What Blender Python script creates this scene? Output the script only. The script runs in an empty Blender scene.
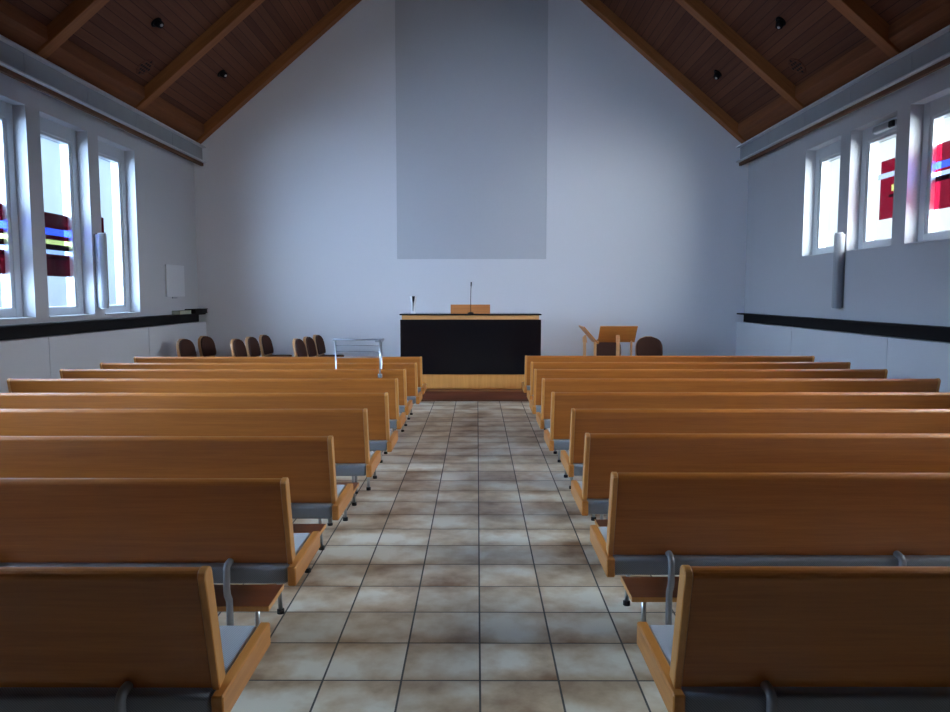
import bpy, bmesh, math, random
from mathutils import Vector, Matrix
random.seed(4)
sc = bpy.context.scene
COL = sc.collection
PI = math.pi

# ------------------------------------------------------------------ materials
def srgb(r, g, b):
    f = lambda c: (c/255/12.92) if c/255 <= .04045 else ((c/255+.055)/1.055)**2.4
    return (f(r), f(g), f(b), 1)

class NT:
    def __init__(s, name):
        s.m = bpy.data.materials.new(name); s.m.use_nodes = True
        s.t = s.m.node_tree; s.n = s.t.nodes
        s.b = s.n['Principled BSDF']; s.out = s.n['Material Output']
    def add(s, typ, **kw):
        n = s.n.new(typ)
        for k, v in kw.items(): setattr(n, k, v)
        return n
    def link(s, a, b): s.t.links.new(a, b)
    def val(s, node, **kw):
        for k, v in kw.items(): node.inputs[k.replace('_', ' ')].default_value = v

def plain(name, col, rough=.6, metal=0, noise=.06, scale=30, bump=0, spec=.5, coat=0):
    q = NT(name); q.b.inputs['Roughness'].default_value = rough
    q.b.inputs['Metallic'].default_value = metal
    q.b.inputs['Specular IOR Level'].default_value = spec
    if coat: q.b.inputs['Coat Weight'].default_value = coat; q.b.inputs['Coat Roughness'].default_value = .15
    tc = q.add('ShaderNodeTexCoord'); nz = q.add('ShaderNodeTexNoise')
    nz.inputs['Scale'].default_value = scale; nz.inputs['Detail'].default_value = 4
    q.link(tc.outputs['Object'], nz.inputs['Vector'])
    r = q.add('ShaderNodeValToRGB')
    r.color_ramp.elements[0].position = .3; r.color_ramp.elements[1].position = .7
    lo = [max(0, c*(1-noise)) for c in col[:3]]+[1]; hi = [min(1, c*(1+noise)) for c in col[:3]]+[1]
    r.color_ramp.elements[0].color = lo; r.color_ramp.elements[1].color = hi
    q.link(nz.outputs['Fac'], r.inputs['Fac']); q.link(r.outputs['Color'], q.b.inputs['Base Color'])
    if bump:
        bp = q.add('ShaderNodeBump'); bp.inputs['Strength'].default_value = bump; bp.inputs['Distance'].default_value = .004
        q.link(nz.outputs['Fac'], bp.inputs['Height']); q.link(bp.outputs['Normal'], q.b.inputs['Normal'])
    return q.m

def wood(name, c1, c2, axis='X', rough=.38, fine=1.0, coat=.25, spec=.5, big=1.0):
    """veneer: long streaks along one object axis, shifted per object"""
    q = NT(name)
    tc = q.add('ShaderNodeTexCoord'); oi = q.add('ShaderNodeObjectInfo')
    mp = q.add('ShaderNodeMapping')
    sc_ = {'X': (.55, 14, 14), 'Y': (14, .55, 14), 'Z': (14, 14, .55)}[axis]
    mp.inputs['Scale'].default_value = [v*fine for v in sc_]
    cm = q.add('ShaderNodeCombineXYZ'); mu = q.add('ShaderNodeMath', operation='MULTIPLY'); mu.inputs[1].default_value = 37
    q.link(oi.outputs['Random'], mu.inputs[0])
    for i in range(3): q.link(mu.outputs[0], cm.inputs[i])
    q.link(tc.outputs['Object'], mp.inputs['Vector']); q.link(cm.outputs[0], mp.inputs['Location'])
    n1 = q.add('ShaderNodeTexNoise'); n1.inputs['Scale'].default_value = 1.3*big; n1.inputs['Detail'].default_value = 5
    n1.inputs['Roughness'].default_value = .55; n1.inputs['Distortion'].default_value = .6
    n2 = q.add('ShaderNodeTexNoise'); n2.inputs['Scale'].default_value = 9; n2.inputs['Detail'].default_value = 3
    q.link(mp.outputs[0], n1.inputs['Vector']); q.link(mp.outputs[0], n2.inputs['Vector'])
    mx = q.add('ShaderNodeMix', data_type='FLOAT'); mx.inputs[0].default_value = .35
    q.link(n1.outputs['Fac'], mx.inputs[2]); q.link(n2.outputs['Fac'], mx.inputs[3])
    r = q.add('ShaderNodeValToRGB'); r.color_ramp.elements[0].position = .3; r.color_ramp.elements[1].position = .7
    r.color_ramp.elements[0].color = c1; r.color_ramp.elements[1].color = c2
    q.link(mx.outputs[0], r.inputs['Fac']); q.link(r.outputs['Color'], q.b.inputs['Base Color'])
    q.b.inputs['Roughness'].default_value = rough; q.b.inputs['Specular IOR Level'].default_value = spec
    q.b.inputs['Coat Weight'].default_value = coat; q.b.inputs['Coat Roughness'].default_value = .22
    return q.m

M = {}
M['wall'] = plain('wall_plaster_shaded', srgb(184, 186, 193), .85, noise=.015, scale=60, bump=.05, spec=.2)  # side-wall plaster, darkened so its colour carries their weaker light
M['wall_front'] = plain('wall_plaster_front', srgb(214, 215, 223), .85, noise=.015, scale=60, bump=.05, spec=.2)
M['wall_rear'] = wood('unseen_rear_wall', srgb(196, 186, 172), srgb(212, 202, 188), 'Z', .6, coat=0, spec=.2)  # unseen wall, its tone set for the light it returns to the pews
M['panel_grey'] = plain('grey_panel_paint', srgb(186, 189, 198), .8, noise=.01, scale=40, spec=.25)
M['white'] = plain('white_lacquer', srgb(198, 201, 208), .5, noise=.01)
M['frame'] = plain('white_window_frame', srgb(190, 196, 204), .4, noise=.01)
M['black'] = plain('matte_black', srgb(16, 14, 17), .6, noise=.1, spec=.15)
M['blackgloss'] = plain('black_gloss_panel', srgb(15, 14, 19), .22, noise=.05, spec=.4)
M['steel_grey'] = plain('painted_steel', srgb(150, 154, 160), .5, metal=.15, noise=.03, scale=6)
M['steel_light'] = plain('painted_steel_flange', srgb(196, 200, 206), .45, noise=.02)
M['chrome'] = plain('satin_chrome', srgb(190, 194, 200), .28, metal=.9, noise=.02)
M['tube'] = plain('grey_steel_tube', srgb(150, 154, 162), .38, metal=.4, noise=.03)
M['vase'] = plain('white_glazed_metal', srgb(240, 242, 245), .25, noise=.01)
M['alu'] = plain('anodised_aluminium', srgb(138, 141, 150), .45, metal=.3, noise=.03)
M['rubber'] = plain('black_rubber', srgb(18, 18, 20), .7)
M['pad'] = plain('dark_brown_upholstery', srgb(72, 49, 43), .9, noise=.15, scale=120, bump=.2, spec=.08)
M['book'] = plain('pale_green_cover', srgb(122, 132, 116), .6)
M['paper'] = plain('paper_edge', srgb(172, 178, 160), .8, noise=.1, scale=200)
M['bulb'] = plain('glass_bulb', srgb(230, 230, 230), .08, spec=.9)

M['pew'] = wood('beech_veneer', srgb(164, 93, 32), srgb(197, 121, 50), 'X', .36)
M['pew_end'] = wood('beech_solid_end', srgb(204, 138, 70), srgb(228, 164, 92), 'Z', .36)
M['pew_endY'] = wood('beech_solid_rail', srgb(190, 120, 54), srgb(214, 146, 76), 'Y', .36)
M['shelf'] = wood('shelf_veneer', srgb(128, 64, 30), srgb(156, 84, 42), 'X', .32)
M['desk'] = wood('desk_beech', srgb(206, 138, 66), srgb(230, 166, 92), 'Z', .45)
M['desk_h'] = wood('desk_rail', srgb(206, 146, 84), srgb(228, 172, 108), 'X', .45)
M['bookrest'] = wood('bookrest_wood', srgb(176, 104, 52), srgb(206, 132, 74), 'X', .45)
M['shell'] = wood('chair_beech', srgb(176, 124, 78), srgb(200, 148, 98), 'Z', .4)
M['stand'] = wood('stand_wood', srgb(178, 112, 46), srgb(204, 136, 66), 'X', .4)
M['stand_leg'] = wood('stand_leg_wood', srgb(200, 148, 100), srgb(222, 174, 124), 'Z', .4)
M['beam'] = wood('glulam_beam', srgb(124, 76, 44), srgb(154, 98, 58), 'X', .6, coat=.0, spec=.15)
M['beamY'] = wood('eave_beam', srgb(106, 62, 38), srgb(134, 81, 49), 'Y', .6, coat=0, spec=.15)
M['strip'] = wood('wood_strip', srgb(92, 64, 48), srgb(108, 76, 56), 'Y', .6, coat=0, spec=.15)
M['stage'] = wood('stage_wood', srgb(86, 42, 26), srgb(122, 64, 42), 'X', .3, coat=.3)

def ceiling_mat():
    q = NT('ceiling_boards')
    tc = q.add('ShaderNodeTexCoord'); sp = q.add('ShaderNodeSeparateXYZ'); q.link(tc.outputs['Object'], sp.inputs[0])
    # boards run along Y, each 9.6 cm wide measured on plan (12.6 cm up the slope)
    dv = q.add('ShaderNodeMath', operation='DIVIDE'); dv.inputs[1].default_value = .096; q.link(sp.outputs['X'], dv.inputs[0])
    fl = q.add('ShaderNodeMath', operation='FLOOR'); q.link(dv.outputs[0], fl.inputs[0])
    fr = q.add('ShaderNodeMath', operation='FRACT'); q.link(dv.outputs[0], fr.inputs[0])
    wn = q.add('ShaderNodeTexWhiteNoise', noise_dimensions='1D'); q.link(fl.outputs[0], wn.inputs['W'])
    cb = q.add('ShaderNodeCombineXYZ')
    ad = q.add('ShaderNodeMath', operation='MULTIPLY_ADD'); ad.inputs[1].default_value = 7; q.link(wn.outputs['Value'], ad.inputs[0]); 
    y2 = q.add('ShaderNodeMath', operation='MULTIPLY'); y2.inputs[1].default_value = .7; q.link(sp.outputs['Y'], y2.inputs[0]); q.link(y2.outputs[0], ad.inputs[2])
    xx = q.add('ShaderNodeMath', operation='MULTIPLY'); xx.inputs[1].default_value = 22; q.link(sp.outputs['X'], xx.inputs[0])
    q.link(xx.outputs[0], cb.inputs[0]); q.link(ad.outputs[0], cb.inputs[1])
    nz = q.add('ShaderNodeTexNoise'); nz.inputs['Scale'].default_value = 1.5; nz.inputs['Detail'].default_value = 4; q.link(cb.outputs[0], nz.inputs['Vector'])
    mx = q.add('ShaderNodeMix', data_type='FLOAT'); mx.inputs[0].default_value = .45; q.link(nz.outputs['Fac'], mx.inputs[2]); q.link(wn.outputs['Value'], mx.inputs[3])
    r = q.add('ShaderNodeValToRGB'); r.color_ramp.elements[0].position = .2; r.color_ramp.elements[1].position = .8
    r.color_ramp.elements[0].color = srgb(82, 49, 36); r.color_ramp.elements[1].color = srgb(112, 70, 52)
    q.link(mx.outputs[0], r.inputs['Fac'])
    lt = q.add('ShaderNodeMath', operation='LESS_THAN'); lt.inputs[1].default_value = .06; q.link(fr.outputs[0], lt.inputs[0])
    m2 = q.add('ShaderNodeMix', data_type='RGBA'); q.link(lt.outputs[0], m2.inputs[0]); q.link(r.outputs['Color'], m2.inputs[6]); m2.inputs[7].default_value = srgb(50, 32, 26)
    q.link(m2.outputs[2], q.b.inputs['Base Color']); q.b.inputs['Roughness'].default_value = .7; q.b.inputs['Specular IOR Level'].default_value = .12
    return q.m
M['ceiling'] = ceiling_mat()

T0X, T0Y, TS = .013, 2.976, .3357
def floor_mat():
    q = NT('stoneware_tiles')
    tc = q.add('ShaderNodeTexCoord'); mp = q.add('ShaderNodeMapping')
    mp.inputs['Location'].default_value = (-T0X/TS+100, -T0Y/TS+100, 0); mp.inputs['Scale'].default_value = (1/TS, 1/TS, 1)
    q.link(tc.outputs['Object'], mp.inputs['Vector'])
    sp = q.add('ShaderNodeSeparateXYZ'); q.link(mp.outputs[0], sp.inputs[0])
    def edge(sock):
        fr = q.add('ShaderNodeMath', operation='FRACT'); q.link(sock, fr.inputs[0])
        pp = q.add('ShaderNodeMath', operation='PINGPONG'); pp.inputs[1].default_value = .5; q.link(fr.outputs[0], pp.inputs[0])
        return pp.outputs[0]                                          # 0 on a joint, .5 mid tile
    ex, ey = edge(sp.outputs['X']), edge(sp.outputs['Y'])
    mn = q.add('ShaderNodeMath', operation='MINIMUM'); q.link(ex, mn.inputs[0]); q.link(ey, mn.inputs[1])
    fx = q.add('ShaderNodeVectorMath', operation='FLOOR'); q.link(mp.outputs[0], fx.inputs[0])
    wn = q.add('ShaderNodeTexWhiteNoise', noise_dimensions='3D'); q.link(fx.outputs[0], wn.inputs['Vector'])
    # cloudy stain, different on every tile, heavier towards one side of the tile
    sh = q.add('ShaderNodeVectorMath', operation='MULTIPLY_ADD'); q.link(wn.outputs['Color'], sh.inputs[0]); sh.inputs[1].default_value = (9, 9, 9)
    q.link(mp.outputs[0], sh.inputs[2])
    n1 = q.add('ShaderNodeTexNoise'); n1.inputs['Scale'].default_value = 1.1; n1.inputs['Detail'].default_value = 5; n1.inputs['Roughness'].default_value = .6
    q.link(sh.outputs[0], n1.inputs['Vector'])
    n2 = q.add('ShaderNodeTexNoise'); n2.inputs['Scale'].default_value = .75; n2.inputs['Detail'].default_value = 3
    q.link(mp.outputs[0], n2.inputs['Vector'])
    mx = q.add('ShaderNodeMix', data_type='FLOAT'); mx.inputs[0].default_value = .5; q.link(n1.outputs['Fac'], mx.inputs[2]); q.link(n2.outputs['Fac'], mx.inputs[3])
    eg = q.add('ShaderNodeMapRange'); eg.inputs['From Min'].default_value = 0; eg.inputs['From Max'].default_value = .3; eg.inputs['To Min'].default_value = .07; eg.inputs['To Max'].default_value = 0
    q.link(ey, eg.inputs['Value'])
    sm = q.add('ShaderNodeMath', operation='ADD'); q.link(mx.outputs[0], sm.inputs[0]); q.link(eg.outputs[0], sm.inputs[1])
    r = q.add('ShaderNodeValToRGB'); cr = r.color_ramp
    cr.elements[0].position = .43; cr.elements[0].color = srgb(234, 226, 211)
    cr.elements[1].position = .68; cr.elements[1].color = srgb(136, 98, 66)
    e = cr.elements.new(.535); e.color = srgb(206, 184, 157)
    q.link(sm.outputs[0], r.inputs['Fac'])
    hv = q.add('ShaderNodeHueSaturation'); q.link(r.outputs['Color'], hv.inputs['Color'])
    vr = q.add('ShaderNodeMapRange'); vr.inputs['To Min'].default_value = .88; vr.inputs['To Max'].default_value = 1.08; q.link(wn.outputs['Value'], vr.inputs['Value']); q.link(vr.outputs[0], hv.inputs['Value'])
    lt = q.add('ShaderNodeMath', operation='LESS_THAN'); lt.inputs[1].default_value = .013; q.link(mn.outputs[0], lt.inputs[0])
    m2 = q.add('ShaderNodeMix', data_type='RGBA'); q.link(lt.outputs[0], m2.inputs[0]); q.link(hv.outputs['Color'], m2.inputs[6]); m2.inputs[7].default_value = srgb(84, 80, 78)
    q.link(m2.outputs[2], q.b.inputs['Base Color'])
    rr = q.add('ShaderNodeMapRange'); rr.inputs['To Min'].default_value = .3; rr.inputs['To Max'].default_value = .75; q.link(lt.outputs[0], rr.inputs['Value']); q.link(rr.outputs[0], q.b.inputs['Roughness'])
    bp = q.add('ShaderNodeBump'); bp.inputs['Strength'].default_value = .35; bp.inputs['Distance'].default_value = .003
    ss = q.add('ShaderNodeMapRange', interpolation_type='SMOOTHSTEP'); ss.inputs['From Max'].default_value = .035; q.link(mn.outputs[0], ss.inputs['Value'])
    q.link(ss.outputs[0], bp.inputs['Height']); q.link(bp.outputs['Normal'], q.b.inputs['Normal'])
    return q.m
M['floor'] = floor_mat()

def fabric_mat():
    q = NT('grey_ribbed_fabric')
    tc = q.add('ShaderNodeTexCoord'); wv = q.add('ShaderNodeTexWave', wave_type='BANDS', bands_direction='DIAGONAL')
    wv.inputs['Scale'].default_value = 70; wv.inputs['Distortion'].default_value = .8
    q.link(tc.outputs['Object'], wv.inputs['Vector'])
    r = q.add('ShaderNodeValToRGB'); r.color_ramp.elements[0].color = srgb(110, 118, 131); r.color_ramp.elements[1].color = srgb(140, 148, 162)
    q.link(wv.outputs['Fac'], r.inputs['Fac']); q.link(r.outputs['Color'], q.b.inputs['Base Color'])
    q.b.inputs['Roughness'].default_value = .5; q.b.inputs['Specular IOR Level'].default_value = .6
    q.b.inputs['Sheen Weight'].default_value = .5
    bp = q.add('ShaderNodeBump'); bp.inputs['Strength'].default_value = .15; bp.inputs['Distance'].default_value = .003
    q.link(wv.outputs['Fac'], bp.inputs['Height']); q.link(bp.outputs['Normal'], q.b.inputs['Normal'])
    return q.m
M['fabric'] = fabric_mat()

def pane(name, tint, haze=(.5, .55, .6, 1), amount=.025, gloss=.05):
    """window glass: lets tinted daylight through, with a little surface haze and shine"""
    q = NT(name); q.n.remove(q.b)
    tr = q.add('ShaderNodeBsdfTransparent'); tr.inputs[0].default_value = tint
    tl = q.add('ShaderNodeBsdfTranslucent'); tl.inputs[0].default_value = haze
    gl = q.add('ShaderNodeBsdfGlossy'); gl.inputs['Roughness'].default_value = .08
    tc = q.add('ShaderNodeTexCoord'); nz = q.add('ShaderNodeTexNoise'); nz.inputs['Scale'].default_value = 3; q.link(tc.outputs['Object'], nz.inputs['Vector'])
    mr = q.add('ShaderNodeMapRange'); mr.inputs['To Min'].default_value = amount*.8; mr.inputs['To Max'].default_value = amount*1.2; q.link(nz.outputs['Fac'], mr.inputs['Value'])
    m1 = q.add('ShaderNodeMixShader'); q.link(mr.outputs[0], m1.inputs[0]); q.link(tr.outputs[0], m1.inputs[1]); q.link(tl.outputs[0], m1.inputs[2])
    m2 = q.add('ShaderNodeMixShader'); m2.inputs[0].default_value = gloss; q.link(m1.outputs[0], m2.inputs[1]); q.link(gl.outputs[0], m2.inputs[2])
    q.link(m2.outputs[0], q.out.inputs['Surface'])
    return q.m
M['glassL'] = pane('left_window_glass', (.62, .72, .82, 1))
M['glassR'] = pane('right_window_glass', (.82, .85, .84, 1))
def stained(side, k):
    S = lambda n, c: pane('stained_%s_%s' % (n, side), tuple(min(1, v*k) for v in c)+(1,), tuple(c)+(1,), .01, .03)
    return [S('red', (.17, .026, .05) if side == 'left' else (.48, .075, .15)), S('blue', (.27, .38, .98)), S('yellow', (.90, .90, .5)), S('white', (.74, .80, .95)), S('maroon', (.06, .012, .02))]
M['stL'] = stained('left', 1.0); M['stR'] = stained('right', 1.0)

# ------------------------------------------------------------------ mesh helpers
def bx(bm, x0, x1, y0, y1, z0, z1, bev=0, seg=1, mi=0):
    vs = [bm.verts.new((x, y, z)) for z in (z0, z1) for y in (y0, y1) for x in (x0, x1)]
    idx = [(0, 2, 3, 1), (4, 5, 7, 6), (0, 1, 5, 4), (2, 6, 7, 3), (0, 4, 6, 2), (1, 3, 7, 5)]
    fs = [bm.faces.new([vs[i] for i in f]) for f in idx]
    for f in fs: f.material_index = mi
    if bev:
        es = list({e for f in fs for e in f.edges})
        r = bmesh.ops.bevel(bm, geom=es, offset=bev, segments=seg, profile=.5, affect='EDGES')
        for f in r['faces']: f.material_index = mi
    return vs

def prism(bm, prof, x0, x1, axis='X', mi=0):
    """closed profile (list of 2-D points) swept between two positions on an axis"""
    def P(a, p):
        return {'X': (a, p[0], p[1]), 'Y': (p[0], a, p[1]), 'Z': (p[0], p[1], a)}[axis]
    A = [bm.verts.new(P(x0, p)) for p in prof]; B = [bm.verts.new(P(x1, p)) for p in prof]
    n = len(prof)
    fs = [bm.faces.new(A), bm.faces.new(B[::-1])]
    fs += [bm.faces.new((A[i], B[i], B[(i+1) % n], A[(i+1) % n])) for i in range(n)]
    for f in fs: f.material_index = mi
    return A+B

def tube(bm, pts, r, n=10, mi=0, cap=True):
    pts = [Vector(p) for p in pts]; rings = []
    rr = r if isinstance(r, (list, tuple)) else [r]*len(pts)
    up = None
    for i, p in enumerate(pts):
        if i == 0: d = pts[1]-p
        elif i == len(pts)-1: d = p-pts[i-1]
        else: d = (pts[i+1]-p).normalized()+(p-pts[i-1]).normalized()
        d.normalize()
        if up is None:
            up = Vector((1, 0, 0)) if abs(d.x) < .8 else Vector((0, 1, 0))
        u = (up-d*up.dot(d)).normalized(); w = d.cross(u); up = u
        rings.append([bm.verts.new(p+(u*math.cos(2*PI*k/n)+w*math.sin(2*PI*k/n))*rr[i]) for k in range(n)])
    for a, b in zip(rings, rings[1:]):
        for k in range(n):
            f = bm.faces.new((a[k], a[(k+1) % n], b[(k+1) % n], b[k])); f.smooth = True; f.material_index = mi
    if cap:
        for f in (bm.faces.new(rings[0][::-1]), bm.faces.new(rings[-1])): f.material_index = mi

def lathe(bm, prof, n=24, c=(0, 0, 0), mi=0):
    rings = [[bm.verts.new((c[0]+r*math.cos(2*PI*k/n), c[1]+r*math.sin(2*PI*k/n), c[2]+z)) for k in range(n)] for r, z in prof]
    for a, b in zip(rings, rings[1:]):
        for k in range(n):
            f = bm.faces.new((a[k], a[(k+1) % n], b[(k+1) % n], b[k])); f.smooth = True; f.material_index = mi
    for f in (bm.faces.new(rings[0][::-1]), bm.faces.new(rings[-1])): f.material_index = mi

def obj(name, bm, mats, parent=None, loc=None):
    bmesh.ops.recalc_face_normals(bm, faces=bm.faces[:])
    me = bpy.data.meshes.new(name); bm.to_mesh(me); bm.free()
    for m in (mats if isinstance(mats, list) else [mats]): me.materials.append(m)
    o = bpy.data.objects.new(name, me); COL.objects.link(o)
    if parent: o.parent = parent
    if loc: o.location = loc
    return o

def thing(name, label, cat, loc=(0, 0, 0), rz=0, group=None):
    o = bpy.data.objects.new(name, None); COL.objects.link(o); o.empty_display_size = .1
    o.location = loc; o.rotation_euler = (0, 0, rz); o['label'] = label; o['category'] = cat
    if group: o['group'] = group
    return o
def tag(o, label, cat, group=None):
    o['label'] = label; o['category'] = cat
    if group: o['group'] = group
    return o
def struct(name, bm, mats, parent=None):
    o = obj(name, bm, mats, parent)
    if not parent: o['kind'] = 'structure'
    return o
def dup(root, loc, rz, label):
    r = root.copy(); COL.objects.link(r); r.location = loc; r.rotation_euler = (0, 0, rz); r['label'] = label
    for ch in list(root.children):
        c = ch.copy(); COL.objects.link(c); c.parent = r
        for g in list(ch.children):
            d = g.copy(); COL.objects.link(d); d.parent = c
    return r
NB = bmesh.new

# ------------------------------------------------------------------ room shell
XC = -.11                                   # middle of the nave
WL, WR = XC-5.02, XC+5.02                   # inner wall faces
YF, YB = 13.4, -4.2                         # altar wall, wall behind the viewer
TH = .30
SL, HALF, ZE = .85, 4.826, 4.41             # roof slope; underside of rafters at |x-XC| = HALF
def zr(x, off=0): return ZE+off+SL*(HALF-abs(x-XC))
OFF = .197                                  # rafters hang this far below the boards

b = NB(); bx(b, WL-TH, WR+TH, YB-.3, YF+.3, -.2, 0); struct('floor', b, M['floor'])
apex = zr(XC, OFF)+.3
def gable(name, y0, y1, mat):
    b = NB()
    prism(b, [(WL-TH, -.2), (WR+TH, -.2), (WR+TH, 4.6), (XC, apex), (WL-TH, 4.6)], y0, y1, 'Y')
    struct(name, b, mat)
gable('wall_front', YF, YF+.3, M['wall_front']); gable('wall_back', YB-.3, YB, M['wall_rear'])

PITCH = 1.316
NWIN = 7  # the ones nearer the viewer are unseen, their number chosen for the light
OPEN = [(10.03-PITCH*i, 11.08-PITCH*i) for i in range(NWIN)]
ZT, ZL, ZR_ = 3.79, 1.37, 2.215
def side_wall(name, xa, xb, z0, spans):
    b = NB()
    bx(b, xa, xb, YB, YF, 0, z0); bx(b, xa, xb, YB, YF, ZT, 4.75)
    ys = [YF]
    for a, c in spans: ys += [c, a]
    ys.append(YB)
    for i in range(0, len(ys), 2): bx(b, xa, xb, ys[i+1], ys[i], z0, ZT)
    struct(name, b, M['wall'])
side_wall('wall_left', WL-TH, WL, ZL, OPEN); side_wall('wall_right', WR, WR+TH, ZR_, OPEN)

b = NB()
for s in (-1, 1):
    xe = XC+s*(5.02+TH+.1)
    prism(b, [(XC, zr(XC, OFF)), (xe, zr(xe, OFF)), (xe, zr(xe, OFF)+.2), (XC, zr(XC, OFF)+.2)], YB-.3, YF+.3, 'Y')
struct('ceiling', b, M['ceiling'])

# rafters (each its own beam), eave beams, steel channels, wood strips
RW, n_trim = .18, 0
def trim(bm, mat):
    global n_trim; n_trim += 1
    return struct('trim_%d' % n_trim, bm, mat)
for s in (-1, 1):
    for yc in (13.4-.09, 10.98, 8.57, 6.16, 3.75):
        b = NB()
        L = math.hypot(4.90, 4.90*SL)
        bx(b, 0, L, -RW/2, RW/2, -.015, .165, .006)
        o = trim(b, M['beam'])
        ang = math.atan(SL)
        x0 = XC+s*4.90
        o.location = (x0, yc, zr(x0)+.012)
        o.rotation_euler = (0, -ang, 0) if s < 0 else (0, -(PI-ang), 0)
        if s > 0:
            for v in o.data.vertices: v.co.z = -v.co.z
    b = NB()                                   # eave beam along the wall head
    xa, xb = XC+s*4.745, XC+s*4.95
    prism(b, [(xa, zr(xa)+.035), (xb, zr(xb)+.035), (xb, zr(xb)+.24), (xa, zr(xa)+.18)], YB, YF, 'Y'); trim(b, M['beamY'])
    b = NB()                                   # steel U channel
    xf, xw = XC+s*4.79, XC+s*5.02
    xi = XC+s*4.86
    bx(b, min(xi, xw), max(xi, xw), YB, YF, 4.035, 4.29)
    y = 12.1
    while y > YB: bx(b, min(xi, xi-s*.004), max(xi, xi-s*.004), y, y+.012, 4.05, 4.28, mi=2); y -= 1.3
    bx(b, min(xf, xw), max(xf, xw), YB, YF, 4.285, 4.31, .004, mi=1)
    bx(b, min(xf, xw), max(xf, xw), YB, YF, 4.02, 4.043, .004, mi=1)
    trim(b, [M['steel_grey'], M['steel_light'], M['tube']])
    b = NB(); xs = XC+s*4.845
    bx(b, *sorted((xs, xs+s*.05)), YB, YF, 3.965, 4.022, .004); trim(b, M['strip'])
    # low white cladding panels, dark slot and thin black ledge above them
    xp = XC+s*4.885
    edges = [YF, 11.04, 8.455, 5.87, 3.28, .7, -1.9, YB]
    for y1, y0 in zip(edges, edges[1:]):
        b = NB(); bx(b, min(xp, xw), max(xp, xw), y0+.004, y1-.004, 0, 1.15, .003); trim(b, M['white'])
    xk = XC+s*5.0
    b = NB(); bx(b, min(xk, xw), max(xk, xw), YB, YF-.04, 1.152, 1.285); trim(b, M['black'])
    b = NB(); bx(b, min(xp, xw), max(xp, xw), YB, YF, 1.285, 1.312, .003); trim(b, M['black'])

# raised altar floor with a dark wooden riser
b = NB(); bx(b, XC-4.88, XC+4.88, 11.16, YF, 0, .155, .006); bx(b, XC-4.88, XC+4.88, 11.13, 11.165, 0, .022, .002, mi=1)
trim(b, [M['stage'], M['strip']])

# ------------------------------------------------------------------ windows
wn = 0
def window(side, a, c, z0, z1, bands, opener=False):
    """bands: list of (y0, y1, z0, z1, colour index) of coloured glass"""
    global wn; wn += 1
    s = -1 if side == 'L' else 1
    xw = WL if s < 0 else WR
    root = bpy.data.objects.new('window_%d' % wn, None); COL.objects.link(root); root['kind'] = 'structure'
    root.location = (xw, (a+c)/2, z0); root.empty_display_size = .1
    def X(d): return xw+s*d                       # d metres into the wall
    ox, oy, oz = root.location
    def ring(name, d0, d1, m0, m1, mt, mb, t, mat, tt=1):
        """rectangular frame, outer margin m (sides/top/bottom), bar width t"""
        bmm = NB(); xa, xb = sorted((X(d0)-ox, X(d1)-ox))
        y0, y1, zz0, zz1 = a+m0-oy, c-m1-oy, z0+mb-oz, z1-mt-oz
        bx(bmm, xa, xb, y0, y0+t, zz0, zz1, .005); bx(bmm, xa, xb, y1-t, y1, zz0, zz1, .005)
        bx(bmm, xa, xb, y0+t, y1-t, zz1-t*tt, zz1, .005); bx(bmm, xa, xb, y0+t, y1-t, zz0, zz0+t, .005)
        return obj(name, bmm, mat, root)
    fr = ring('window_frame', .15, .255, -.01, -.01, -.01, -.01, .125, M['frame'], 1.45)
    sa = ring('sash', .162, .275, .105, .105, .14, .06, .065, M['frame'])
    bmm = NB(); xa, xb = sorted((X(.222)-ox, X(.228)-ox))
    bx(bmm, xa, xb, a+.13-oy, c-.13-oy, .1, z1-z0-.13)
    g = obj('pane', bmm, M['glassL'] if s < 0 else M['glassR'], root)
    bmm = NB(); xa, xb = sorted((X(-.008)-ox, X(.16)-ox))
    bx(bmm, xa, xb, a-oy+.002, c-.002-oy, -.0, .014, .003); obj('window_sill', bmm, M['frame'], root)
    if bands:
        bmm = NB(); xa, xb = sorted((X(.215)-ox, X(.219)-ox))
        for (y0, y1, zz0, zz1, mi) in bands:
            y0, y1 = max(y0, a+.125), min(y1, c-.125)
            if y1 > y0: bx(bmm, xa, xb, y0-oy, y1-oy, zz0-oz, zz1-oz, mi=mi)
        obj('stained_glass', bmm, M['stL'] if s < 0 else M['stR'], root)
    if opener:
        bmm = NB(); xa, xb = sorted((X(.07)-ox, X(.16)-ox))
        bx(bmm, xa, xb, 8.93-oy, 9.40-oy, 3.655-oz, 3.745-oz, .03, 3)
        o1 = obj('window_opener', bmm, M['steel_grey'], root)
        bmm = NB(); xa, xb = sorted((X(.05)-ox, X(.09)-ox)); bx(bmm, xa, xb, 8.9-oy, 9.0-oy, 3.65-oz, 3.73-oz, .015, 2); obj('motor_cap', bmm, M['black'], o1)
    # daylight portal in the opening (guides sampling of the sky; emits nothing itself)
    L = bpy.data.lights.new('window_portal', 'AREA'); L.shape = 'RECTANGLE'; L.size = c-a; L.size_y = z1-z0
    L.cycles.is_portal = True
    lo = bpy.data.objects.new('window_portal', L); COL.objects.link(lo)
    lo.location = (X(.285), (a+c)/2, (z0+z1)/2)
    lo.rotation_euler = (PI/2, 0, PI/2 if s < 0 else -PI/2)
    lo.rotation_euler = Vector((-s, 0, 0)).to_track_quat('-Z', 'Z').to_euler()
    return root

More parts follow.
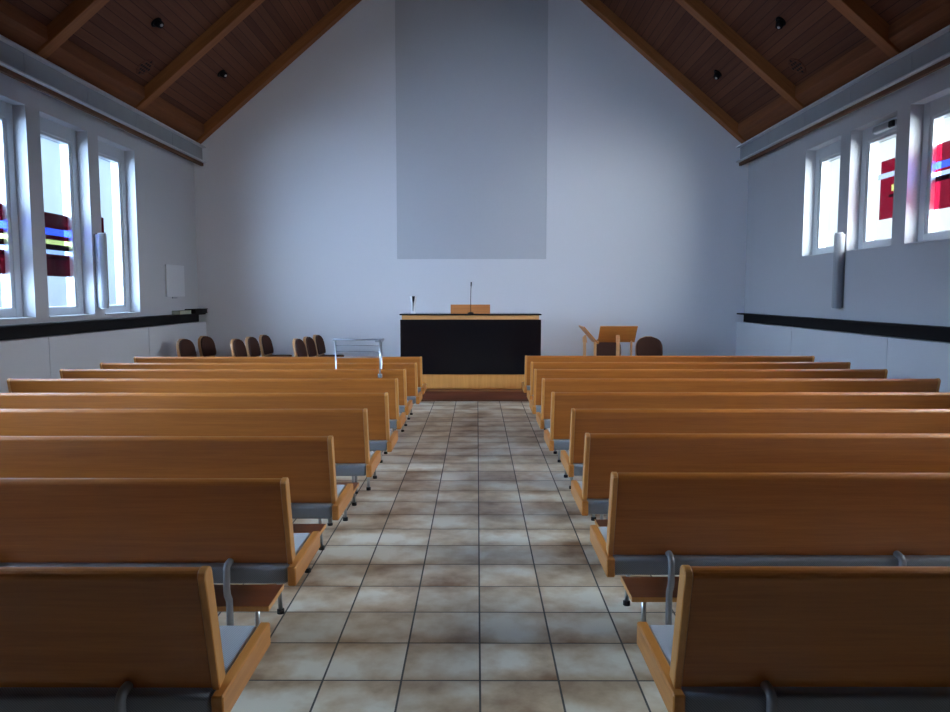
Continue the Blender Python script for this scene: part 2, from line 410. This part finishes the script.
def left_bands(y0, y1):
    zs = [(1.876, 2.09, 0), (2.09, 2.115, 4), (2.115, 2.15, 0), (2.15, 2.205, 3), (2.205, 2.275, 4), (2.275, 2.332, 2), (2.332, 2.39, 0), (2.39, 2.475, 1), (2.475, 2.665, 0)]
    return [(y0, y1, a, c, m) for a, c, m in zs]
def right_bands(y0, y1):
    zs = [(2.59, 2.90, 0), (2.90, 2.955, 4), (2.955, 3.005, 3), (3.005, 3.035, 0), (3.035, 3.115, 1), (3.115, 3.31, 0)]
    return [(y0, y1, a, c, m) for a, c, m in zs]
for i, (a, c) in enumerate(OPEN):
    lb = left_bands(a, c)
    if i == 0: lb = [(a, 10.52, 1.876, 2.74, 0)]
    if i > 3: lb = None
    window('L', a, c, ZL, ZT, lb)
for i, (a, c) in enumerate(OPEN):
    rb = right_bands(a, c)
    if i == 0 or i > 3: rb = None
    if i == 1: rb = [(a, 9.40, 2.59, 2.85, 0), (a, 9.20, 2.85, 2.885, 4), (9.20, 9.40, 2.85, 2.885, 0), (a, 9.40, 2.885, 2.92, 0), (a, 9.15, 2.92, 3.0, 2), (9.15, 9.40, 2.92, 3.0, 0), (a, 9.40, 3.0, 3.10, 0), (a, 9.46, 3.10, 3.165, 3), (a, 9.40, 3.165, 3.32, 0)]
    window('R', a, c, ZR_, ZT, rb, opener=(i == 1))

# ------------------------------------------------------------------ pews
def make_pew(sgn, PL, label, group):
    """local x runs from the aisle end (0) outwards; y = 0 is the rear edge of the seat"""
    t = thing('church_pew', label, 'pew', group=group)
    X = lambda v: sgn*v
    # back board: leaning cross-section with a rounded top
    def back_prof(grow=0.0, zb=.443):
        yb, yt, zt, th = .034, -.058, .838, .050
        g = grow
        pts = []
        d = Vector((yt-yb, zt-zb)).normalized(); nrm = Vector((d.y, -d.x))     # towards the altar
        r = th/2+g
        base = Vector((yb, zb-g)); c = Vector((yt, zt))-d*(r*.8-g)+nrm*th/2
        A = base-nrm*g; B = base+nrm*(th+g)
        pts = [tuple(A)]
        for k in range(9):
            an = PI-PI*k/8
            p = c+nrm*(math.cos(an)*r)+d*(math.sin(an)*r*.8)
            pts.append(tuple(p))
        pts.append(tuple(B))
        return pts
    b = NB(); prism(b, back_prof(), X(.026), X(PL-.026)); 
    obj('backrest', b, M['pew'], t)
    for a0, a1 in ((0, .0245), (PL-.0245, PL)):
        b = NB(); vs = prism(b, back_prof(.0035), X(a0), X(a1))
        bmesh.ops.bevel(b, geom=[e for e in b.edges if abs(e.verts[0].co.x-e.verts[1].co.x) < 1e-6], offset=.003, segments=1, affect='EDGES')
        o = obj('back_end_rail', b, M['pew_end'], t)
    # seat: upholstered slab between two solid end boards
    b = NB(); xa, xb = sorted((X(.017), X(PL-.017)))
    bx(b, xa, xb, 0, .485, .355, .434, .017, 4)
    for f in b.faces: f.smooth = True
    obj('seat_cushion', b, M['fabric'], t)
    for a0 in ((-.022, PL-.016) if sgn < 0 else (-.011, PL-.027)):
        b = NB(); xa, xb = sorted((X(a0), X(a0+.038)))
        bx(b, xa, xb, -.006, .497, .350, .437, .005, 1); o = obj('seat_end_board', b, M['pew_endY'], t)
    # steel uprights that carry the back, bent under the seat down to the floor
    for k in range(4):
        x = X(.28+k*1.05)
        b = NB()
        tube(b, [(x, .04, .452), (x, .008, .451), (x, -.010, .446), (x, -.020, .43), (x, -.024, .34), (x, -.018, .315), (x, .002, .285), (x, .006, .26), (x, .006, .012)], .0155, 12)
        p = obj('back_upright', b, M['tube'], t)
        b = NB(); lathe(b, [(.019, 0), (.019, .016), (.013, .02)], 12, (x, .006, 0)); obj('foot_cap', b, M['rubber'], p)
    for x_ in (.19, PL/2, PL-.19):
        for y in (.115, .45):
            b = NB(); x = X(x_)
            yf = y+(.05 if y > .3 else 0)
            tube(b, [(x, y, .357 if y > .3 else .217), (x, yf, .012)], .0115, 10)
            p = obj('leg', b, M['chrome'], t)
            b = NB(); lathe(b, [(.019, 0), (.019, .02), (.013, .026)], 12, (x, yf, 0)); obj('foot_cap', b, M['rubber'], p)
    # under-seat book shelf, resting on the legs
    b = NB(); xa, xb = sorted((X(.118), X(PL-.118))); bx(b, xa, xb, .045, .30, .215, .235, .003)
    sh = obj('book_shelf', b, M['shelf'], t)
    b = NB(); bx(b, xa, xb, .041, .045, .214, .236, .001); obj('shelf_edging', b, M['pew_end'], sh)
    for e in (X(.116), X(PL-.116)):
        b = NB(); bx(b, min(e, e+X(.002)), max(e, e+X(.002)), -.0+.041, .302, .214, .236); obj('shelf_edging', b, M['pew_end'], sh)
    return t

ordinal = ['nearest', 'second', 'third', 'fourth', 'fifth', 'sixth', 'seventh', 'eighth', 'farthest']
LY = [2.145, 3.185, 4.13, 5.12, 5.955, 6.965, 7.86, 8.58, 9.44]
RY = [2.155, 3.29, 4.22, 5.13, 6.0, 6.985, 7.87, 8.70, 9.60]
LX = [-.785, -.825, -.815, -.77, -.725, -.755, -.765, -.705, -.712]
RX = [.603, .605, .625, .662, .612, .622, .615, .642, .632]
def pew_label(side, i):
    if i == 0: return 'beech pew with grey seat cushion, nearest the camera in the block %s of the aisle' % side
    if i == 8: return 'beech pew with grey cushion, frontmost row before the altar, %s of the aisle' % side
    ex = ', holding a chrome rack' if (side == 'left' and i == 6) else ''
    return 'beech pew, %s row from the camera, %s of the tiled aisle%s' % (ordinal[i], side, ex)
for side, sg, ys, xs in (('left', -1, LY, LX), ('right', 1, RY, RX)):
    g = 'pews in the block %s of the aisle' % side
    proto = make_pew(sg, 3.72 if side == 'left' else 3.79, pew_label(side, 0), g)
    proto.location = (xs[0], ys[0]-.05, 0)
    for i in range(1, 9): dup(proto, (xs[i], ys[i]-.05, 0), 0, pew_label(side, i))

# ------------------------------------------------------------------ altar desk
SZ = .155
t = thing('altar_desk', 'wide wooden altar desk with glossy black front panel on raised floor', 'altar', (-.10, 11.4, SZ))
b = NB(); bx(b, -1.075, 1.065, .04, .66, .0, 1.165, .004); obj('cabinet_body', b, M['desk'], t)
b = NB(); bx(b, -1.085, 1.075, .02, .04, .012, .238, .003); obj('base_panel', b, M['desk'], t)
b = NB(); bx(b, -1.105, 1.105, .0, .03, .238, 1.10, .003); obj('front_panel', b, M['blackgloss'], t)
b = NB(); bx(b, -1.08, 1.075, .015, .035, 1.10, 1.168, .002); obj('top_rail', b, M['desk_h'], t)
b = NB(); bx(b, -1.115, 1.11, -.02, .70, 1.168, 1.19, .004); obj('desk_top', b, M['blackgloss'], t)
DZ = SZ+1.19
t = thing('book_rest', 'low wooden book rest on the black altar desk top', 'book rest', (-.107, 11.72, DZ))
b = NB(); prism(b, [(0, 0), (.018, 0), (.058, .137), (.04, .142)], -.318, .318); obj('rest_board', b, M['bookrest'], t)
for x in (-.28, .25):
    b = NB(); prism(b, [(.016, 0), (.20, 0), (.20, .012), (.056, .13)], x, x+.025); obj('side_bracket', b, M['bookrest'], t)
b = NB(); bx(b, -.318, .318, .18, .2, 0, .03, .003); obj('rear_lip', b, M['bookrest'], t)
t = thing('microphone', 'thin black gooseneck microphone standing upright on the altar desk', 'microphone', (-.1, 11.58, DZ))
b = NB(); lathe(b, [(.05, 0), (.05, .012), (.035, .02), (.012, .026)], 24); obj('microphone_base', b, M['black'], t)
b = NB(); tube(b, [(0, 0, .02), (0, 0, .25), (.002, 0, .36), (.006, .004, .43)], .005, 8); obj('gooseneck', b, M['black'], t)
b = NB(); tube(b, [(.006, .004, .43), (.009, .008, .50)], [.009, .0105], 12); obj('capsule', b, M['black'], t)
# slim chrome vase with a dark tapering wedge on its front
t = thing('flower_vase', 'slim flared silvery vase with black wedge on its front, left end of altar desk', 'vase', (-1.03, 11.75, DZ))
b = NB(); lathe(b, [(.04, 0), (.044, .008), (.034, .03), (.03, .08), (.036, .16), (.05, .23), (.064, .275), (.056, .272), (.03, .12), (.01, .1)], 28); obj('vase_body', b, M['vase'], t)
b = NB(); tube(b, [(.012, -.062, .275), (.008, -.056, .22), (.004, -.046, .16), (0, -.042, .04)], [.024, .018, .008, .004], 12)
obj('dark_wedge', b, M['black'], t)

# ------------------------------------------------------------------ wall fittings
b = NB(); bx(b, XC-1.348, XC+1.372, YF-.012, YF-.001, 2.296, 7.35, .003)
tag(obj('wall_panel', b, M['panel_grey']), 'tall plain grey rectangular panel on the front wall above the altar', 'wall panel')

def speaker(x, y, s, label):
    t = thing('column_speaker', label, 'speaker', (x, y, 1.45), 0, 'column loudspeakers on the window piers')
    b = NB()
    # extruded half-oval section, flat at the wall side
    def prof(k=1.0):
        pts = []
        for i in range(13):
            a = -PI/2+PI*i/12
            pts.append((-s*(.082*math.cos(a)*k), .05*math.sin(a)*k))
        return pts
    prism(b, prof(), .012, 1.005, 'Z')
    obj('housing', b, M['alu'], t)
    b = NB(); bx(b, *sorted((-s*.083, -s*.086)), -.02, .02, .03, .99, .002); obj('grille', b, M['steel_grey'], t)
    for z0, z1 in ((0, .012), (1.005, 1.017)):
        b = NB(); prism(b, prof(1.08), z0, z1, 'Z'); obj('end_cap', b, M['steel_light'], t)
    w_ = .071 if s < 0 else .056
    b = NB(); bx(b, *sorted((0, s*w_)), -.016, .016, .02, 1.0, .003); obj('wall_rail', b, M['alu'], t)
speaker(WL+.07, 9.83, -1, 'slim grey column loudspeaker on the left wall between two windows')
speaker(WR-.055, 9.80, 1, 'slim grey column loudspeaker on the right wall below the windows')

t = thing('hymn_board', 'blank white board hanging on the left wall near the corner', 'board', (WL, 12.37, 1.61))
b = NB(); bx(b, -.002, .028, -.365, .365, 0, .535, .004); obj('board_face', b, M['white'], t)
b = NB(); bx(b, .008, .022, -.14, .06, -.03, -.001, .003); obj('board_clip', b, M['tube'], t)

t = thing('hymn_book', 'pale grey-green book lying on the black left ledge', 'book', (WL+.075, 12.47, 1.312))
b = NB(); bx(b, -.066, .062, -.24, .235, .004, .058); obj('pages', b, M['paper'], t)
b = NB(); bx(b, -.07, .066, -.25, .24, 0, .005, .001); bx(b, -.07, .066, -.25, .24, .057, .064, .001); bx(b, -.073, -.067, -.25, .24, 0, .064, .001); obj('book_cover', b, M['book'], t)
t = thing('black_folder', 'thick black folder on the left ledge in the front corner', 'folder', (WL+.1, 13.05, 1.312))
b = NB(); bx(b, -.085, .085, -.27, .28, .006, .07); obj('pages', b, M['black'], t)
b = NB(); bx(b, -.09, .10, -.30, .29, 0, .007, .002); bx(b, -.09, .10, -.31, .29, .069, .082, .002); bx(b, -.096, -.088, -.29, .29, 0, .082, .002); obj('folder_cover', b, M['black'], t)

# ------------------------------------------------------------------ ceiling lights and vents
def on_roof(o, s, x, y):
    o.location = (x, y, zr(x, OFF)); o.rotation_euler = (0, (-1 if s < 0 else 1)*math.atan(SL), 0)
lights = [(-1, -4.179, 12.198, 'small round black ceiling spotlight, left slope, last bay before the front wall'),
          (-1, -4.22, 9.877, 'small round black ceiling spotlight, left slope, second bay from front wall'),
          (1, 3.945, 12.26, 'small round black ceiling spotlight, right slope, last bay before the front wall'),
          (1, 3.99, 9.889, 'small round black ceiling spotlight, right slope, second bay from front wall')]
for k, (s, x, y, lab) in enumerate(lights):
    if k == 0:
        sp0 = thing('ceiling_spotlight', lab, 'ceiling light', group='recessed spotlights in the wooden ceiling')
        b = NB(); lathe(b, [(.075, .0), (.078, -.012), (.06, -.02), (.055, -.02), (.055, -.004)], 24); obj('mounting_ring', b, M['black'], sp0)
        b = NB(); tube(b, [(0, 0, .01), (.01, -.008, -.03), (.03, -.02, -.085)], [.05, .052, .047], 18); h = obj('lamp_housing', b, M['black'], sp0)
        b = NB(); lathe(b, [(.018, 0), (.022, -.008), (.014, -.02), (.004, -.024)], 14, (.03, -.02, -.082)); obj('bulb', b, M['bulb'], h)
        o = sp0
    else: o = dup(sp0, (0, 0, 0), 0, lab)
    on_roof(o, s, x, y)
for k, (s, x, y, lab) in enumerate([(-1, -4.669, 10.512, 'dark perforated vent in the left ceiling slope near the eave'), (1, 4.462, 10.455, 'dark perforated vent in the right ceiling slope near the eave')]):
    if k == 0:
        v0 = thing('ceiling_vent', lab, 'vent', group='perforated vents in the wooden ceiling')
        b = NB(); lathe(b, [(.15, .002), (.15, -.004), (.14, -.007)], 28); obj('vent_plate', b, M['ceiling'], v0)
        b = NB()
        for i in range(-2, 3):
            for j in range(-2, 3):
                if abs(i)+abs(j) <= 2: lathe(b, [(.02, -.0065), (.02, -.009)], 12, (i*.055, j*.055, 0))
        obj('vent_holes', b, M['black'], v0)
        o = v0
    else: o = dup(v0, (0, 0, 0), 0, lab)
    on_roof(o, s, x, y)

# ------------------------------------------------------------------ chairs
def make_chair(label, group):
    """faces local +X"""
    t = thing('upholstered_chair', label, 'chair', group=group)
    for sx, sy in ((.2, -.2), (.2, .2), (-.2, -.2), (-.2, .2)):
        b = NB(); tube(b, [(sx*.9, sy*.92, .37), (sx*1.05, sy, 0)], [.017, .013], 10); obj('leg', b, M['stand_leg'], t)
    b = NB(); bx(b, -.2, .21, -.22, .22, .365, .39, .01, 2); obj('seat_board', b, M['shell'], t)
    b = NB(); bx(b, -.19, .20, -.21, .21, .391, .43, .018, 3); [setattr(f, 'smooth', True) for f in b.faces]; obj('seat_pad', b, M['pad'], t)
    def back(x_off, w, z0, z1, th, mat, name):
        """curved panel with rounded top corners, concave to the front"""
        b = NB(); NU, NV = 16, 12
        def pos(u, v, d):
            h = z1-z0
            # super-ellipse outline: half-width shrinks near the top
            k = max(0.0, (v-.42)/.58)
            hw = w/2*(1-k**2.6)**(1/2.2) if k < 1 else 0
            k0 = max(0.0, (.18-v)/.18); hw *= 1-.12*k0**2
            y = u*hw
            x = x_off+d+.40*(y*y)-.10*(v)*h*1.8
            return (x, y, z0+v*h)
        F = [[b.verts.new(pos(-1+2*i/NU, j/NV*.992, 0)) for i in range(NU+1)] for j in range(NV+1)]
        B = [[b.verts.new(pos(-1+2*i/NU, j/NV*.992, -th)) for i in range(NU+1)] for j in range(NV+1)]
        for j in range(NV):
            for i in range(NU):
                f = b.faces.new((F[j][i], F[j][i+1], F[j+1][i+1], F[j+1][i])); f.smooth = True
                f = b.faces.new((B[j][i], B[j+1][i], B[j+1][i+1], B[j][i+1])); f.smooth = True
            b.faces.new((F[j][0], F[j+1][0], B[j+1][0], B[j][0])); b.faces.new((F[j][NU], B[j][NU], B[j+1][NU], F[j+1][NU]))
        for i in range(NU):
            b.faces.new((F[0][i], B[0][i], B[0][i+1], F[0][i+1])); b.faces.new((F[NV][i], F[NV][i+1], B[NV][i+1], B[NV][i]))
        return obj(name, b, mat, t)
    back(-.175, .45, .39, .797, .038, M['shell'], 'back_shell')
    back(-.150, .435, .46, .79, .026, M['pad'], 'back_pad')
    return t
rows = [('leftmost pair of', [(-4.42, 11.47), (-4.38, 12.25)]),
        ('middle row of', [(-3.58, 11.47), (-3.54, 12.07), (-3.49, 12.66)]),
        ('right row of', [(-2.63, 11.55), (-2.595, 12.10), (-2.565, 12.68)])]
place = {2: ['nearer', 'farther'], 3: ['nearest', 'middle', 'farthest']}
c0 = None
for rn, pts in rows:
    for (x, y), w in zip(pts, place[len(pts)]):
        lab = 'dark brown upholstered chair, %s one in the %s chairs behind the left pews' % (w, rn)
        if c0 is None: c0 = make_chair(lab, 'upholstered chairs beside the altar'); c0.location = (x, y, SZ); c0.rotation_euler = (0, 0, -.13)
        else: dup(c0, (x, y, SZ), (-.13 if rn[0] == 'l' else -.05), lab)
dup(c0, (2.19, 11.98, SZ), -PI/2, 'dark brown upholstered chair behind the tilted wooden reading stand')
dup(c0, (2.88, 11.95, SZ), -PI/2, 'dark brown upholstered chair standing right of the wooden reading stand')

# ------------------------------------------------------------------ wooden reading stands (right of the altar)
def make_stand(label):
    """local: reader on +y side, board's top edge towards -y"""
    t = thing('reading_stand', label, 'reading stand', group='wooden reading stands right of the altar')
    b = NB(); prism(b, [(-.085, .992), (-.070, 1.002), (.155, .745), (.14, .735)], -.292, .292); obj('tilted_board', b, M['stand'], t)
    b = NB(); prism(b, [(.135, .737), (.155, .745), (.165, .775), (.158, .778)], -.28, .28); obj('book_stop', b, M['stand'], t)
    b = NB(); bx(b, -.028, .022, -.045, .0, .03, .74, .008, 2)
    prism(b, [(-.05, .74), (.015, .74), (.0, .855), (-.02, .86), (-.055, .82)], -.03, .022); obj('post', b, M['stand_leg'], t)
    b = NB(); bx(b, .222, .25, .085, .125, .03, .76, .005, 2); obj('side_leg', b, M['stand_leg'], t)
    b = NB(); bx(b, -.035, .03, -.2, .22, 0, .03, .006, 2); bx(b, .215, .257, -.1, .22, 0, .03, .005); bx(b, .03, .215, .06, .1, 0, .03, .004); obj('foot', b, M['stand_leg'], t)
    return t
st = make_stand('wooden reading stand with tilted board facing away, right of altar'); st.location = (2.215, 11.42, SZ)
s2 = dup(st, (1.715, 11.42, SZ), -PI/2+.0, 'wooden reading stand seen edge on, its board tilting left, beside the other stand')
s2.rotation_euler = (0, 0, -PI/2)

# ------------------------------------------------------------------ chrome rail rack over the seventh left pew
t = thing('rail_rack', 'chrome tubular rail rack straddling a pew back near the aisle', 'rack', (0, 0, 0))
yr, yf, xl, xr = 8.0, 7.73, -1.56, -1.055
b = NB(); tube(b, [(xl, yr, .437), (xl, yr, 1.145)], .0085, 10); obj('rack_leg', b, M['chrome'], t)
b = NB(); tube(b, [(xr, yr, .437), (xr, yr, 1.145)], .0085, 10); obj('rack_leg', b, M['chrome'], t)
b = NB(); tube(b, [(xr+.018, yf, .765), (xr+.018, yf, 1.145)], .0085, 10); p = obj('hook_arm', b, M['chrome'], t)
b = NB(); bx(b, xr-.005, xr+.04, yf-.022, yf+.022, .755, .80, .008, 2); obj('clamp', b, M['tube'], p)
b = NB(); tube(b, [(xl-.03, yr, 1.15), (xr+.02, yr, 1.15)], .010, 10); obj('top_rail', b, M['tube'], t)
b = NB(); bx(b, xr-.03, xr+.032, yf-.015, yr+.012, 1.138, 1.162, .006, 2); obj('corner_block', b, M['tube'], t)
for z in (1.085, 1.02, .95):
    b = NB(); tube(b, [(xl, yr, z), (xr, yr, z)], .0045, 8); obj('crossbar', b, M['tube'], t)

# ------------------------------------------------------------------ daylight
w = bpy.data.worlds.new('overcast_sky'); sc.world = w; w.use_nodes = True
nt = w.node_tree; bg = nt.nodes['Background']
tc = nt.nodes.new('ShaderNodeTexCoord'); sp = nt.nodes.new('ShaderNodeSeparateXYZ'); rp = nt.nodes.new('ShaderNodeValToRGB')
mr = nt.nodes.new('ShaderNodeMapRange'); mr.inputs['From Min'].default_value = -1; mr.inputs['From Max'].default_value = 1
nt.links.new(tc.outputs['Generated'], sp.inputs[0]); nt.links.new(sp.outputs['Z'], mr.inputs['Value']); nt.links.new(mr.outputs[0], rp.inputs['Fac'])
# hazy pale horizon, an overcast sky that grows much brighter overhead, dim ground below
stops = [(0, (.5, .5, .48), .55), (.46, (.60, .66, .68), .62), (.497, (.80, .88, .92), .85), (.52, (.78, .89, 1.0), 1.15), (.60, (.78, .89, 1.0), 1.35), (.68, (.82, .91, 1.0), 7), (.80, (.86, .93, 1.0), 25), (1.0, (.88, .94, 1.0), 30)]
el = rp.color_ramp.elements
SKY = 60.0
while len(el) < len(stops): el.new(.5)
for e, (p, c, k) in zip(el, stops):
    e.position = p; e.color = [v*k/SKY for v in c]+[1]
nt.links.new(rp.outputs['Color'], bg.inputs['Color']); bg.inputs['Strength'].default_value = SKY

# broad soft suns added on either side to boost the daylight through the windows
for nm, s_, az, el_, st_, ang in (('fill_sun_left', -1, 5, 30, 28, 60), ('fill_sun_right', 1, 5, 30, 27, 60),
                                  ('low_fill_sun_left', -1, 54, 4, 34, 52), ('low_fill_sun_right', 1, 54, 4, 30, 52)):
    L = bpy.data.lights.new(nm, 'SUN'); L.energy = st_; L.angle = math.radians(ang); L.color = (.895, .945, 1.0)
    o = bpy.data.objects.new(nm, L); COL.objects.link(o); o.location = (s_*9, 4, 8)
    ce, se, ca, sa_ = math.cos(math.radians(el_)), math.sin(math.radians(el_)), math.cos(math.radians(az)), math.sin(math.radians(az))
    o.rotation_euler = Vector((-s_*ce*ca, ce*sa_, -se)).to_track_quat('-Z', 'Y').to_euler()

# ------------------------------------------------------------------ camera
cam = bpy.data.cameras.new('camera'); co = bpy.data.objects.new('camera', cam); COL.objects.link(co)
cam.sensor_width = 36; cam.lens = 727/950*36; cam.clip_start = .05
co.location = (0, 0, 1.64)
co.rotation_euler = (PI/2-math.atan(61/727), 0, math.atan(2/727))
sc.camera = co
sc.view_settings.view_transform = 'Standard'
sc.view_settings.exposure = .1
sc.cycles.max_bounces = 12; sc.cycles.diffuse_bounces = 6; sc.cycles.transparent_max_bounces = 12
sc.cycles.use_denoising = True
sc.cycles.sample_clamp_indirect = 8
